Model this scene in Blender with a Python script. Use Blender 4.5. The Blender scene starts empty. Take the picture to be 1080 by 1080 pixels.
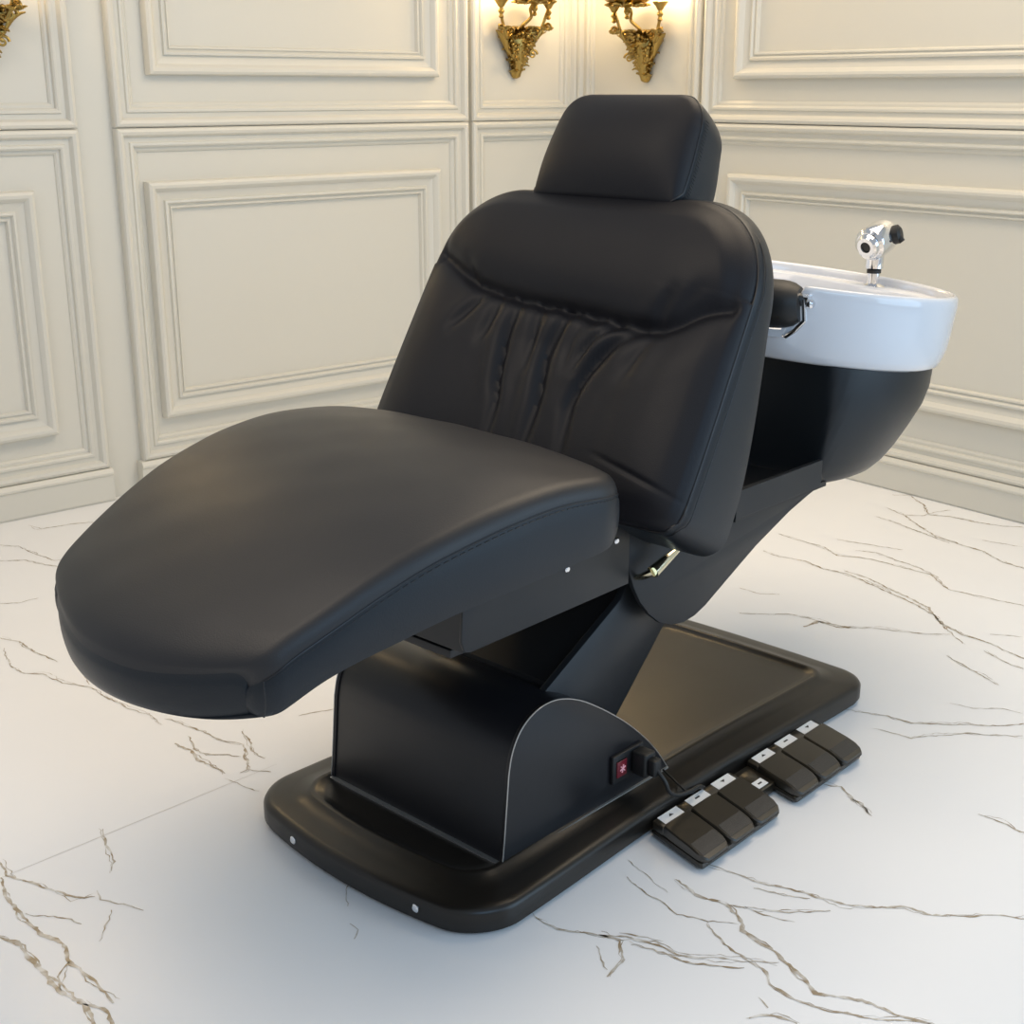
import bpy, bmesh, math, random
from mathutils import Vector, Matrix
random.seed(7)
C = bpy.context.scene.collection
SC = bpy.context.scene
PI = math.pi
# ---------------------------------------------------------------- materials
def mat(name, col, rough=.5, metal=0., spec=.5, coat=0., coat_rough=.1, bump=0., bscale=200., var=0., vscale=4., emit=None, estr=0., sheen=0.):
    m = bpy.data.materials.new(name); m.use_nodes = True
    nt = m.node_tree; b = nt.nodes['Principled BSDF']
    b.inputs['Base Color'].default_value = (*col, 1)
    b.inputs['Roughness'].default_value = rough
    b.inputs['Metallic'].default_value = metal
    b.inputs['Specular IOR Level'].default_value = spec
    b.inputs['Coat Weight'].default_value = coat
    b.inputs['Coat Roughness'].default_value = coat_rough
    b.inputs['Sheen Weight'].default_value = sheen
    tc = nt.nodes.new('ShaderNodeTexCoord')
    if bump:
        n = nt.nodes.new('ShaderNodeTexNoise'); n.inputs['Scale'].default_value = bscale; n.inputs['Detail'].default_value = 4
        nt.links.new(tc.outputs['Object'], n.inputs['Vector'])
        bp = nt.nodes.new('ShaderNodeBump'); bp.inputs['Strength'].default_value = bump; bp.inputs['Distance'].default_value = .002
        nt.links.new(n.outputs['Fac'], bp.inputs['Height']); nt.links.new(bp.outputs['Normal'], b.inputs['Normal'])
    if var:
        n = nt.nodes.new('ShaderNodeTexNoise'); n.inputs['Scale'].default_value = vscale; n.inputs['Detail'].default_value = 5
        nt.links.new(tc.outputs['Object'], n.inputs['Vector'])
        mr = nt.nodes.new('ShaderNodeMapRange'); mr.inputs['From Min'].default_value = .3; mr.inputs['From Max'].default_value = .7
        mr.inputs['To Min'].default_value = max(0., rough-var); mr.inputs['To Max'].default_value = rough+var
        nt.links.new(n.outputs['Fac'], mr.inputs['Value']); nt.links.new(mr.outputs['Result'], b.inputs['Roughness'])
    if emit:
        b.inputs['Emission Color'].default_value = (*emit, 1); b.inputs['Emission Strength'].default_value = estr
    return m
M = dict(
 wall=mat('cream_paint', (.675,.655,.585), .42, bump=.015, bscale=300),
 leather=mat('black_leatherette', (.014,.014,.016), .46, spec=.5, bump=.15, bscale=420, var=.05, vscale=3),
 fabric=mat('black_soft_leatherette', (.008,.008,.011), .50, spec=.30, bump=.15, bscale=500, var=.05),
 side=mat('black_side_leatherette', (.009,.013,.018), .40, spec=.34, bump=.15, bscale=420, var=.06),
 thread=mat('black_seam_thread', (.008,.009,.012), .4),
 plastic=mat('black_satin_plastic', (.012,.010,.008), .31, spec=.44, var=.03, vscale=9),
 steel=mat('black_powder_coated_steel', (.015,.017,.020), .42, spec=.34, bump=.06, bscale=500, var=.07),
 gloss=mat('black_housing_enamel', (.008,.008,.010), .33, spec=.36, var=.04),
 tub=mat('black_basin_shell', (.012,.015,.018), .38, spec=.38, var=.04),
 dark=mat('dark_inner_steel', (.008,.008,.009), .5),
 edge=mat('bare_steel_edge', (.5,.49,.47), .35, metal=.8),
 chrome=mat('polished_chrome', (.82,.83,.85), .07, metal=1.),
 rubber=mat('black_rubber', (.012,.012,.012), .5),
 ceramic=mat('white_glazed_ceramic', (.71,.725,.765), .12, spec=.5, coat=.5, coat_rough=.04),
 pedal=mat('black_pedal_plastic', (.022,.018,.012), .30, spec=.8),
 ribbed=mat('ribbed_pedal_grip', (.03,.03,.03), .5, bump=.3, bscale=600),
 white=mat('white_sticker', (.93,.93,.92), .5),
 ink=mat('black_ink', (.03,.03,.03), .6),
 red=mat('red_switch', (.16,.01,.02), .35),
 pink=mat('pink_switch_mark', (.9,.42,.46), .5),
 gold=mat('gilded_brass', (.42,.29,.09), .30, metal=1., bump=.6, bscale=120),
 candle=mat('green_candle_tube', (.62,.70,.45), .4),
 bulb=mat('warm_bulb_glass', (1,.9,.7), .3, emit=(1.,.74,.38), estr=22.),
)
def floor_mat():
    m = bpy.data.materials.new('white_marble_tile'); m.use_nodes = True
    nt = m.node_tree; b = nt.nodes['Principled BSDF']; tc = nt.nodes.new('ShaderNodeTexCoord')
    n = nt.nodes.new('ShaderNodeTexNoise'); n.inputs['Scale'].default_value = 1.1; n.inputs['Detail'].default_value = 6
    nt.links.new(tc.outputs['Object'], n.inputs['Vector'])
    r = nt.nodes.new('ShaderNodeValToRGB'); r.color_ramp.elements[0].position = .3; r.color_ramp.elements[1].position = .7
    r.color_ramp.elements[0].color = (.86,.86,.865,1); r.color_ramp.elements[1].color = (.91,.91,.915,1)
    nt.links.new(n.outputs['Fac'], r.inputs['Fac']); nt.links.new(r.outputs['Color'], b.inputs['Base Color'])
    b.inputs['Roughness'].default_value = .27; b.inputs['Specular IOR Level'].default_value = .5
    return m
def vein_mat():
    m = bpy.data.materials.new('marble_vein'); m.use_nodes = True
    nt = m.node_tree; b = nt.nodes['Principled BSDF']; tc = nt.nodes.new('ShaderNodeTexCoord')
    n = nt.nodes.new('ShaderNodeTexNoise'); n.inputs['Scale'].default_value = 38; n.inputs['Detail'].default_value = 5
    nt.links.new(tc.outputs['Object'], n.inputs['Vector'])
    r = nt.nodes.new('ShaderNodeValToRGB'); r.color_ramp.elements[0].position = .4; r.color_ramp.elements[1].position = .66
    r.color_ramp.elements[0].color = (.33,.255,.165,1); r.color_ramp.elements[1].color = (.74,.72,.68,1)
    nt.links.new(n.outputs['Fac'], r.inputs['Fac']); nt.links.new(r.outputs['Color'], b.inputs['Base Color'])
    b.inputs['Roughness'].default_value = .27
    return m
M['floor'] = floor_mat(); M['vein'] = vein_mat()
M['seamline'] = mat('tile_joint', (.60,.57,.53), .4)
# ---------------------------------------------------------------- mesh helpers
class MB:
    def __init__(s): s.v = []; s.f = []; s.mi = []
    def add(s, vs, fs, mi=0):
        k = len(s.v); s.v += [tuple(p) for p in vs]; s.f += [tuple(i+k for i in f) for f in fs]; s.mi += [mi]*len(fs)
    def loft(s, loops, cap0=True, cap1=True, mi=0, closed=True):
        n = len(loops[0]); vs = [p for l in loops for p in l]; fs = []
        for i in range(len(loops)-1):
            for j in range(n if closed else n-1):
                a = i*n+j; b = i*n+(j+1) % n
                fs.append((a, b, b+n, a+n))
        if cap0: fs.append(tuple(range(n-1, -1, -1)))
        if cap1: fs.append(tuple((len(loops)-1)*n+j for j in range(n)))
        s.add(vs, fs, mi)
    def box(s, x0, x1, y0, y1, z0, z1, b=.0, mi=0, tf=None):
        def ring(z, i):
            c = b
            P = []
            for (cx, cy, sx, sy) in ((x1, y1, 1, 1), (x0, y1, -1, 1), (x0, y0, -1, -1), (x1, y0, 1, -1)):
                ox, oy = cx-sx*(c+i), cy-sy*(c+i)
                a0 = {(1, 1): 0, (-1, 1): 90, (-1, -1): 180, (1, -1): 270}[(sx, sy)]
                if c <= 0: P.append((cx-sx*i, cy-sy*i, z)); continue
                for k in range(4):
                    a = math.radians(a0+30*k); P.append((ox+c*math.cos(a), oy+c*math.sin(a), z))
            return P
        if b > 0: L = [ring(z0, b*.6), ring(z0+b*.3, b*.15), ring(z0+b, 0), ring(z1-b, 0), ring(z1-b*.3, b*.15), ring(z1, b*.6)]
        else: L = [ring(z0, 0), ring(z1, 0)]
        if tf: L = [[tf(p) for p in l] for l in L]
        s.loft(L, mi=mi)
    def tube(s, pts, r, n=10, mi=0, cap=True):
        pts = [Vector(p) for p in pts]; R = r if isinstance(r, (list, tuple)) else [r]*len(pts)
        loops = []; up = None
        for i, p in enumerate(pts):
            t = (pts[min(i+1, len(pts)-1)]-pts[max(i-1, 0)])
            if t.length < 1e-9: t = Vector((0, 0, 1))
            t.normalize()
            if up is None:
                up = Vector((0, 0, 1)) if abs(t.z) < .9 else Vector((1, 0, 0))
            x = up-t*up.dot(t); x.normalize(); up = x; y = t.cross(x)
            loops.append([p+(x*math.cos(2*PI*k/n)+y*math.sin(2*PI*k/n))*R[i] for k in range(n)])
        s.loft(loops, cap, cap, mi)
    def lathe(s, prof, origin=(0, 0, 0), axis=(0, 0, 1), n=24, mi=0):
        ax = Vector(axis).normalized(); u = Vector((1, 0, 0)) if abs(ax.x) < .8 else Vector((0, 1, 0))
        x = (u-ax*u.dot(ax)).normalized(); y = ax.cross(x); o = Vector(origin)
        s.loft([[o+ax*h+(x*math.cos(2*PI*k/n)+y*math.sin(2*PI*k/n))*max(r, 1e-4) for k in range(n)] for r, h in prof], mi=mi)
    def build(s, name, mats, parent=None, smooth=True, ang=35, fix=True):
        me = bpy.data.meshes.new(name); me.from_pydata(s.v, [], s.f)
        if not isinstance(mats, (list, tuple)): mats = [mats]
        for m in mats: me.materials.append(m)
        me.polygons.foreach_set('material_index', s.mi)
        me.update()
        if fix:
            bm = bmesh.new(); bm.from_mesh(me); bmesh.ops.remove_doubles(bm, verts=bm.verts, dist=1e-5)
            bmesh.ops.recalc_face_normals(bm, faces=bm.faces); bm.to_mesh(me); bm.free()
        if smooth:
            me.polygons.foreach_set('use_smooth', [True]*len(me.polygons)); me.set_sharp_from_angle(angle=math.radians(ang))
        o = bpy.data.objects.new(name, me); C.objects.link(o)
        if parent: o.parent = parent
        return o
def empty(name, loc, rz=0, label=None, cat=None, group=None):
    o = bpy.data.objects.new(name, None); C.objects.link(o); o.location = loc; o.rotation_euler = (0, 0, rz)
    o.empty_display_size = .1
    if label: o['label'] = label
    if cat: o['category'] = cat
    if group: o['group'] = group
    return o
def struct(o): o['kind'] = 'structure'; return o
def interp(tab, x):
    if x <= tab[0][0]: return tab[0][1]
    for (x0, y0), (x1, y1) in zip(tab, tab[1:]):
        if x <= x1: return y0+(y1-y0)*(x-x0)/(x1-x0)
    return tab[-1][1]
def smooth_interp(tab, x):   # Catmull-Rom through the table
    n = len(tab)
    if x <= tab[0][0]: return tab[0][1]
    if x >= tab[-1][0]: return tab[-1][1]
    for i in range(n-1):
        if tab[i][0] <= x <= tab[i+1][0]:
            x0, y0 = tab[i]; x1, y1 = tab[i+1]; h = x1-x0; t = (x-x0)/h
            m0 = (y1-tab[i-1][1])/(x1-tab[i-1][0]) if i > 0 else (y1-y0)/h
            m1 = (tab[i+2][1]-y0)/(tab[i+2][0]-x0) if i < n-2 else (y1-y0)/h
            return (2*t**3-3*t*t+1)*y0+(t**3-2*t*t+t)*h*m0+(3*t*t-2*t**3)*y1+(t**3-t*t)*h*m1
def sstep(a, b, x):
    t = min(1, max(0, (x-a)/(b-a))); return t*t*(3-2*t)
# ---------------------------------------------------------------- camera
cam_d = bpy.data.cameras.new('camera'); cam = bpy.data.objects.new('camera', cam_d); C.objects.link(cam)
cam_d.sensor_width = 36; cam_d.sensor_fit = 'HORIZONTAL'; cam_d.lens = 36*1400/1080; cam_d.clip_start = .05
PITCH = math.atan(445/1400)
cam.location = (0, 0, 1.3); cam.rotation_euler = (PI/2-PITCH, 0, 0)
SC.camera = cam
VEINS=[(5,[(-0.905,2.049),(-0.875,2.007),(-0.836,1.987),(-0.781,1.958),(-0.738,1.939),(-0.705,1.942)]),
(7,[(-0.886,1.998),(-0.854,1.942),(-0.798,1.877),(-0.756,1.836),(-0.717,1.813),(-0.692,1.767),(-0.652,1.73),(-0.62,1.698),(-0.594,1.668)]),
(9,[(-0.843,1.838),(-0.823,1.826),(-0.782,1.808),(-0.75,1.767),(-0.723,1.737),(-0.683,1.698),(-0.64,1.668),(-0.615,1.625),(-0.597,1.581)]),
(6,[(-0.64,1.668),(-0.607,1.655),(-0.588,1.625),(-0.573,1.591)]),
(4,[(-0.692,1.767),(-0.693,1.73),(-0.677,1.698)]),
(3,[(-0.805,1.895),(-0.757,1.885),(-0.704,1.864)]),
(4,[(-0.757,2.156),(-0.732,2.104),(-0.702,2.049),(-0.699,2.019)]),
(3,[(-0.705,1.961),(-0.693,1.933),(-0.66,1.922),(-0.611,1.906)]),
(3,[(-0.669,1.903),(-0.663,1.859),(-0.659,1.818)]),
(3,[(-0.264,1.867),(-0.251,1.849),(-0.259,1.826)]),
(2,[(-0.281,1.987),(-0.284,1.947),(-0.273,1.914)]),
(5,[(0.034,1.887),(0.076,1.854),(0.141,1.838),(0.192,1.826),(0.231,1.806),(0.284,1.774),(0.332,1.772),(0.378,1.765),(0.418,1.763)]),
(6,[(0.141,1.838),(0.172,1.818),(0.173,1.772),(0.147,1.728)]),
(3,[(0.134,1.806),(0.148,1.746)]),
(3,[(0.173,1.838),(0.209,1.831),(0.242,1.818)]),
(5,[(0.191,1.811),(0.23,1.791),(0.29,1.76),(0.361,1.753)]),
(3,[(0.199,2.001),(0.238,1.944),(0.275,1.893),(0.322,1.872),(0.371,1.867)]),
(2,[(0.207,2.055),(0.235,1.998),(0.264,1.953)]),
(5,[(0.321,1.867),(0.338,1.811),(0.372,1.772),(0.395,1.741),(0.392,1.71),(0.431,1.67),(0.472,1.651),(0.543,1.634),(0.613,1.621)]),
(7,[(0.282,1.995),(0.315,1.944),(0.363,1.917),(0.38,1.867),(0.377,1.846),(0.416,1.791),(0.444,1.735),(0.459,1.692),(0.523,1.674),(0.58,1.634),(0.62,1.611)]),
(4,[(0.363,1.917),(0.412,1.906),(0.46,1.895),(0.529,1.898)]),
(3,[(0.388,1.911),(0.433,1.882),(0.464,1.872)]),
(5,[(0.341,2.04),(0.386,2.007),(0.45,1.975),(0.49,1.953),(0.551,1.92),(0.617,1.911),(0.658,1.909),(0.694,1.887),(0.771,1.89),(0.838,1.88),(0.873,1.877)]),
(4,[(0.413,1.967),(0.454,1.95),(0.503,1.939)]),
(6,[(0.348,1.634),(0.387,1.64),(0.418,1.625)]),
(3,[(0.372,1.681),(0.382,1.657)]),
(4,[(0.65,2.277),(0.667,2.248),(0.674,2.206)]),
(4,[(0.878,2.21),(0.915,2.182),(0.937,2.149),(0.962,2.133)]),
(5,[(0.822,3.869),(0.873,3.805),(0.931,3.744),(0.953,3.668),(1.01,3.651),(1.062,3.619),(1.115,3.563),(1.175,3.508),(1.196,3.389),(1.241,3.353),(1.298,3.311),(1.352,3.27),(1.389,3.23)]),
(6,[(0.744,3.71),(0.782,3.66),(0.848,3.619),(0.882,3.563),(0.939,3.516),(0.977,3.455),(1.021,3.375),(1.062,3.291),(1.098,3.204),(1.102,3.115),(1.112,3.018)]),
(6,[(0.944,3.539),(0.99,3.485),(1.029,3.404),(1.071,3.325),(1.099,3.257),(1.1,3.146),(1.129,3.072),(1.167,3.03),(1.196,2.977),(1.227,2.932),(1.258,2.888)]),
(5,[(0.593,3.217),(0.661,3.21),(0.73,3.21),(0.794,3.165),(0.827,3.127),(0.878,3.121),(0.937,3.115),(0.997,3.09),(1.046,3.078),(1.098,3.078)]),
(9,[(0.74,3.127),(0.785,3.159),(0.809,3.146),(0.859,3.121)]),
(6,[(1.225,4.131),(1.254,4.06),(1.275,3.953),(1.297,3.841),(1.341,3.77),(1.392,3.71),(1.419,3.611),(1.459,3.563),(1.495,3.508)]),
(4,[(1.164,4.04),(1.215,3.972),(1.265,3.869),(1.318,3.779)]),
(6,[(1.281,4.28),(1.342,4.269),(1.352,4.162),(1.34,4.06),(1.4,4.04),(1.466,3.981),(1.536,3.943),(1.595,3.934),(1.65,3.915)]),
(4,[(1.254,4.06),(1.319,4.05),(1.367,4.09),(1.423,4.11)]),
(4,[(0.987,3.814),(1.042,3.779),(1.104,3.744),(1.159,3.718)]),
(4,[(1.016,3.71),(1.073,3.693),(1.117,3.619),(1.161,3.563),(1.197,3.485)]),
(3,[(0.624,3.404),(0.673,3.361),(0.723,3.353)]),
(4,[(1.051,2.949),(1.07,2.888),(1.095,2.829),(1.116,2.778)]),
(5,[(0.733,2.656),(0.785,2.628),(0.817,2.618),(0.861,2.591),(0.899,2.587),(0.971,2.582),(1.025,2.573),(1.099,2.582),(1.145,2.591)]),
(3,[(0.974,2.684),(1.025,2.66),(1.082,2.656),(1.119,2.637)]),
(4,[(0.773,2.56),(0.818,2.538),(0.84,2.516),(0.903,2.529),(0.962,2.538),(1.016,2.529),(1.078,2.525)]),
(4,[(1.149,2.977),(1.166,2.932),(1.182,2.888),(1.203,2.866)]),
(3,[(1.198,3.078),(1.274,3.06)]),
(3,[(1.424,3.805),(1.525,3.744)]),
(4,[(0.61,2.328),(0.644,2.313),(0.654,2.262),(0.67,2.227),(0.673,2.203)]),
(4,[(-1.516,3.953),(-1.461,3.915),(-1.388,3.962),(-1.328,3.981),(-1.237,3.934)]),
(4,[(-1.535,3.762),(-1.478,3.753),(-1.386,3.668),(-1.323,3.627),(-1.267,3.643)]),
(4,[(-1.482,3.619),(-1.414,3.627),(-1.34,3.587),(-1.272,3.563)]),
(5,[(-1.274,3.054),(-1.221,3.03),(-1.157,2.966),(-1.084,2.91)]),
(3,[(-1.359,3.284),(-1.306,3.291),(-1.27,3.325)]),
(4,[(-1.241,2.989),(-1.187,2.883),(-1.14,2.845),(-1.088,2.835),(-1.032,2.793),(-0.968,2.768),(-0.904,2.713),(-0.843,2.66),(-0.787,2.623),(-0.756,2.582)]),
(3,[(-0.994,2.824),(-0.968,2.783)]),
(4,[(-0.753,2.609),(-0.699,2.573),(-0.644,2.534),(-0.601,2.499),(-0.561,2.487)]),
(6,[(-0.703,2.495),(-0.665,2.462),(-0.636,2.425),(-0.6,2.393),(-0.573,2.366)]),
(4,[(-0.68,2.525),(-0.659,2.47),(-0.625,2.445),(-0.589,2.441),(-0.558,2.433)]),
(4,[(-0.573,2.551),(-0.544,2.495),(-0.521,2.441),(-0.503,2.429)]),
(5,[(-0.561,2.487),(-0.544,2.433),(-0.527,2.382),(-0.539,2.366)]),
(3,[(-0.569,2.347),(-0.491,2.298)]),
(3,[(-0.527,2.382),(-0.483,2.37)]),
(3,[(-0.465,2.623),(-0.392,2.651)])]
SEAM=[(-0.933, 1.95), (-0.476, 2.405)]
# ---------------------------------------------------------------- room
K = Vector((.26217, 5.60444))                       # the corner where the two walls meet
LW = Vector((-.762265, -.647265)); RW = Vector((.647151, -.762362))
def wall_frame(D, side):                            # matrix: local x along the wall away from the corner, y out into the room, z up
    n = Vector((-D.y, D.x))
    if n.dot(Vector((0, 0))-K) < 0: n = -n
    m = Matrix(((D.x, n.x, 0, K.x), (D.y, n.y, 0, K.y), (0, 0, 1, 0), (0, 0, 0, 1)))
    return m
ML = wall_frame(LW, 'l'); MR = wall_frame(RW, 'r')
HT = 2.9
BIG = [(0, -.01), (0, .024), (.004, .031), (.012, .034), (.021, .031), (.026, .023), (.029, .016), (.043, .016), (.046, .022), (.053, .023), (.058, .019), (.060, .010), (.068, .009), (.074, .004), (.078, -.01)]
PAN = [(0, -.01), (0, .020), (.004, .031), (.012, .035), (.021, .033), (.030, .025), (.034, .018), (.055, .010), (.060, .010), (.062, .019), (.069, .021), (.073, .016), (.075, .010), (.079, .010), (.081, .015), (.086, .014), (.089, .006), (.092, -.01)]
THIN = [(0, -.01), (0, .012), (.004, .018), (.010, .018), (.014, .012), (.020, .012), (.026, .006), (.030, -.01)]
def frame_mb(mb, x0, x1, z0, z1, prof, base=0):
    mb.loft([[(x0+d, base+h, z0+d), (x1-d, base+h, z0+d), (x1-d, base+h, z1-d), (x0+d, base+h, z1-d)] for d, h in prof], False, False)
trim_n = [0]
def trim(mb, MX):
    trim_n[0] += 1
    o = mb.build('trim_%d' % trim_n[0], M['wall'], ang=25); o.matrix_world = MX; return struct(o)
def wall(MX, name, x1):
    mb = MB(); mb.box(-.15 if name == 'wall_left' else 0, x1, -.15, 0, 0, HT)
    o = mb.build(name, M['wall'], smooth=False); o.matrix_world = MX; struct(o)
wall(ML, 'wall_left', 4.2); wall(MR, 'wall_right', 4.2)
ZD = 1.187; ZB = .112
def bay(MX, x0, x1, lower=None, upper=None, fr=BIG):
    mb = MB(); frame_mb(mb, x0, x1, ZB, ZD-.001, fr); trim(mb, MX)
    mb = MB(); frame_mb(mb, x0, x1, ZD+.001, HT-.1, fr); trim(mb, MX)
    if lower: mb = MB(); frame_mb(mb, *lower, PAN); trim(mb, MX)
    if upper: mb = MB(); frame_mb(mb, *upper, PAN); trim(mb, MX)
bay(ML, .025, .562); bay(MR, .025, .672)
bay(ML, .580, 1.985, (.715, 1.895, .245, 1.02), (.715, 1.86, 1.345, 2.6))
bay(ML, 2.107, 3.0, (2.262, 2.85, .25, 1.01))
bay(ML, 3.08, 4.15, (3.2, 4.0, .25, 1.01), (3.2, 4.0, 1.345, 2.6))
bay(MR, .690, 2.55, (.83, 2.41, .29, 1.012), (.836, 2.41, 1.337, 2.6))
bay(MR, 2.57, 4.15, (2.7, 4.0, .29, 1.01), (2.7, 4.0, 1.337, 2.6))
def baseboard(MX, name, spans):
    mb = MB()
    for x0, x1 in spans:
        L = []
        for x, ins in ((x0, 0), (x1, 0)):
            L.append([(x, -.01, 0), (x, .034, 0), (x, .040, .008), (x, .040, .088), (x, .046, .094), (x, .046, .100), (x, .038, .112), (x, -.01, .113)])
        mb.loft(L)
    o = mb.build(name, M['wall'], ang=25); o.matrix_world = MX; struct(o)
baseboard(ML, 'baseboard_left', [(0, 2.0), (2.103, 4.2)])
baseboard(MR, 'baseboard_right', [(0, 4.2)])
# floor with its veins and joint
fl = MB(); fl.add([(-6, -3, 0), (6, -3, 0), (6, 8, 0), (-6, 8, 0)], [(0, 1, 2, 3)])
fl.add([(-6, -3, -.1), (6, -3, -.1), (6, 8, -.1), (-6, 8, -.1)], [(3, 2, 1, 0)])
rnd = random.Random(3)
def ribbon(pts, w, mi, jitter=1., z=.0006):
    P = []
    for (a, b) in zip(pts, pts[1:]):
        a = Vector(a); b = Vector(b); d = b-a; n = max(2, int(d.length/.008))
        for k in range(n): P.append(a+d*k/n)
    P.append(Vector(pts[-1])); N = len(P); vs = []; j = 0; side = [0.]*N
    for i in range(N):
        j = j*.75+rnd.uniform(-1, 1)*.0027*jitter; side[i] = j
    for i, p in enumerate(P):
        t = (P[min(i+1, N-1)]-P[max(i-1, 0)]).normalized(); n = Vector((-t.y, t.x))
        ww = w*(.25+.75*math.sin(PI*(i+.5)/N)**.5)*(1+jitter*rnd.uniform(-.55, .6))*.5
        c = p+n*side[i]; vs.append((c.x+n.x*ww, c.y+n.y*ww, z)); vs.append((c.x-n.x*ww, c.y-n.y*ww, z))
    fl.add(vs, [(2*i, 2*i+1, 2*i+3, 2*i+2) for i in range(N-1)], mi)
for w, pts in VEINS:
    ribbon(pts, w*.00085, 1)
    if w >= 4:
        off = [(x+rnd.uniform(-.006, .006), y+rnd.uniform(-.006, .01)) for x, y in pts]
        ribbon(off, w*.0003, 1, 1.4, .0005)
ribbon(SEAM, .0016, 2, 0., .0004)
flo = fl.build('floor', [M['floor'], M['vein'], M['seamline']], smooth=False, fix=False); struct(flo)
# ---------------------------------------------------------------- gilded wall sconces
def leaf(mb, o, d, up, L, Wd, curl, n=7):
    """an acanthus leaf: a cupped, curling blade"""
    o = Vector(o); d = Vector(d).normalized(); up = Vector(up); up = (up-d*up.dot(d)).normalized(); s = d.cross(up)
    rows = []; p = o.copy(); ang = 0
    for i in range(n+1):
        t = i/n; ang = curl*t*t
        dd = d*math.cos(ang)+up*math.sin(ang); uu = up*math.cos(ang)-d*math.sin(ang)
        w = Wd*(math.sin(PI*min(1, t*.9+.12))**.7)*(1+.22*math.sin(t*19))*.5
        rows.append([p+s*(w*x)+uu*(-abs(x)**2*w*.5+(.12*w if abs(x) == .5 else 0)) for x in (-1, -.5, 0, .5, 1)]
                    + [p+s*(w*x)+uu*(-abs(x)**2*w*.5-.004) for x in (1, .5, 0, -.5, -1)])
        p = p+dd*(L/n)
    mb.loft(rows)
def scroll(mb, o, u, v, r, turns, th, sgn=1, n=26):
    o = Vector(o); u = Vector(u).normalized(); v = Vector(v).normalized(); P = []; R = []
    for i in range(n+1):
        t = i/n; a = sgn*turns*2*PI*t; q = r*(1-.8*t); P.append(o+u*q*math.cos(a)+v*q*math.sin(a)); R.append(th*(1-.45*t))
    mb.tube(P, R, 8); mb.lathe([(0, -th), (th*1.3, -.4*th), (th*1.3, .4*th), (0, th)], P[-1], u.cross(v), 10)
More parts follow.
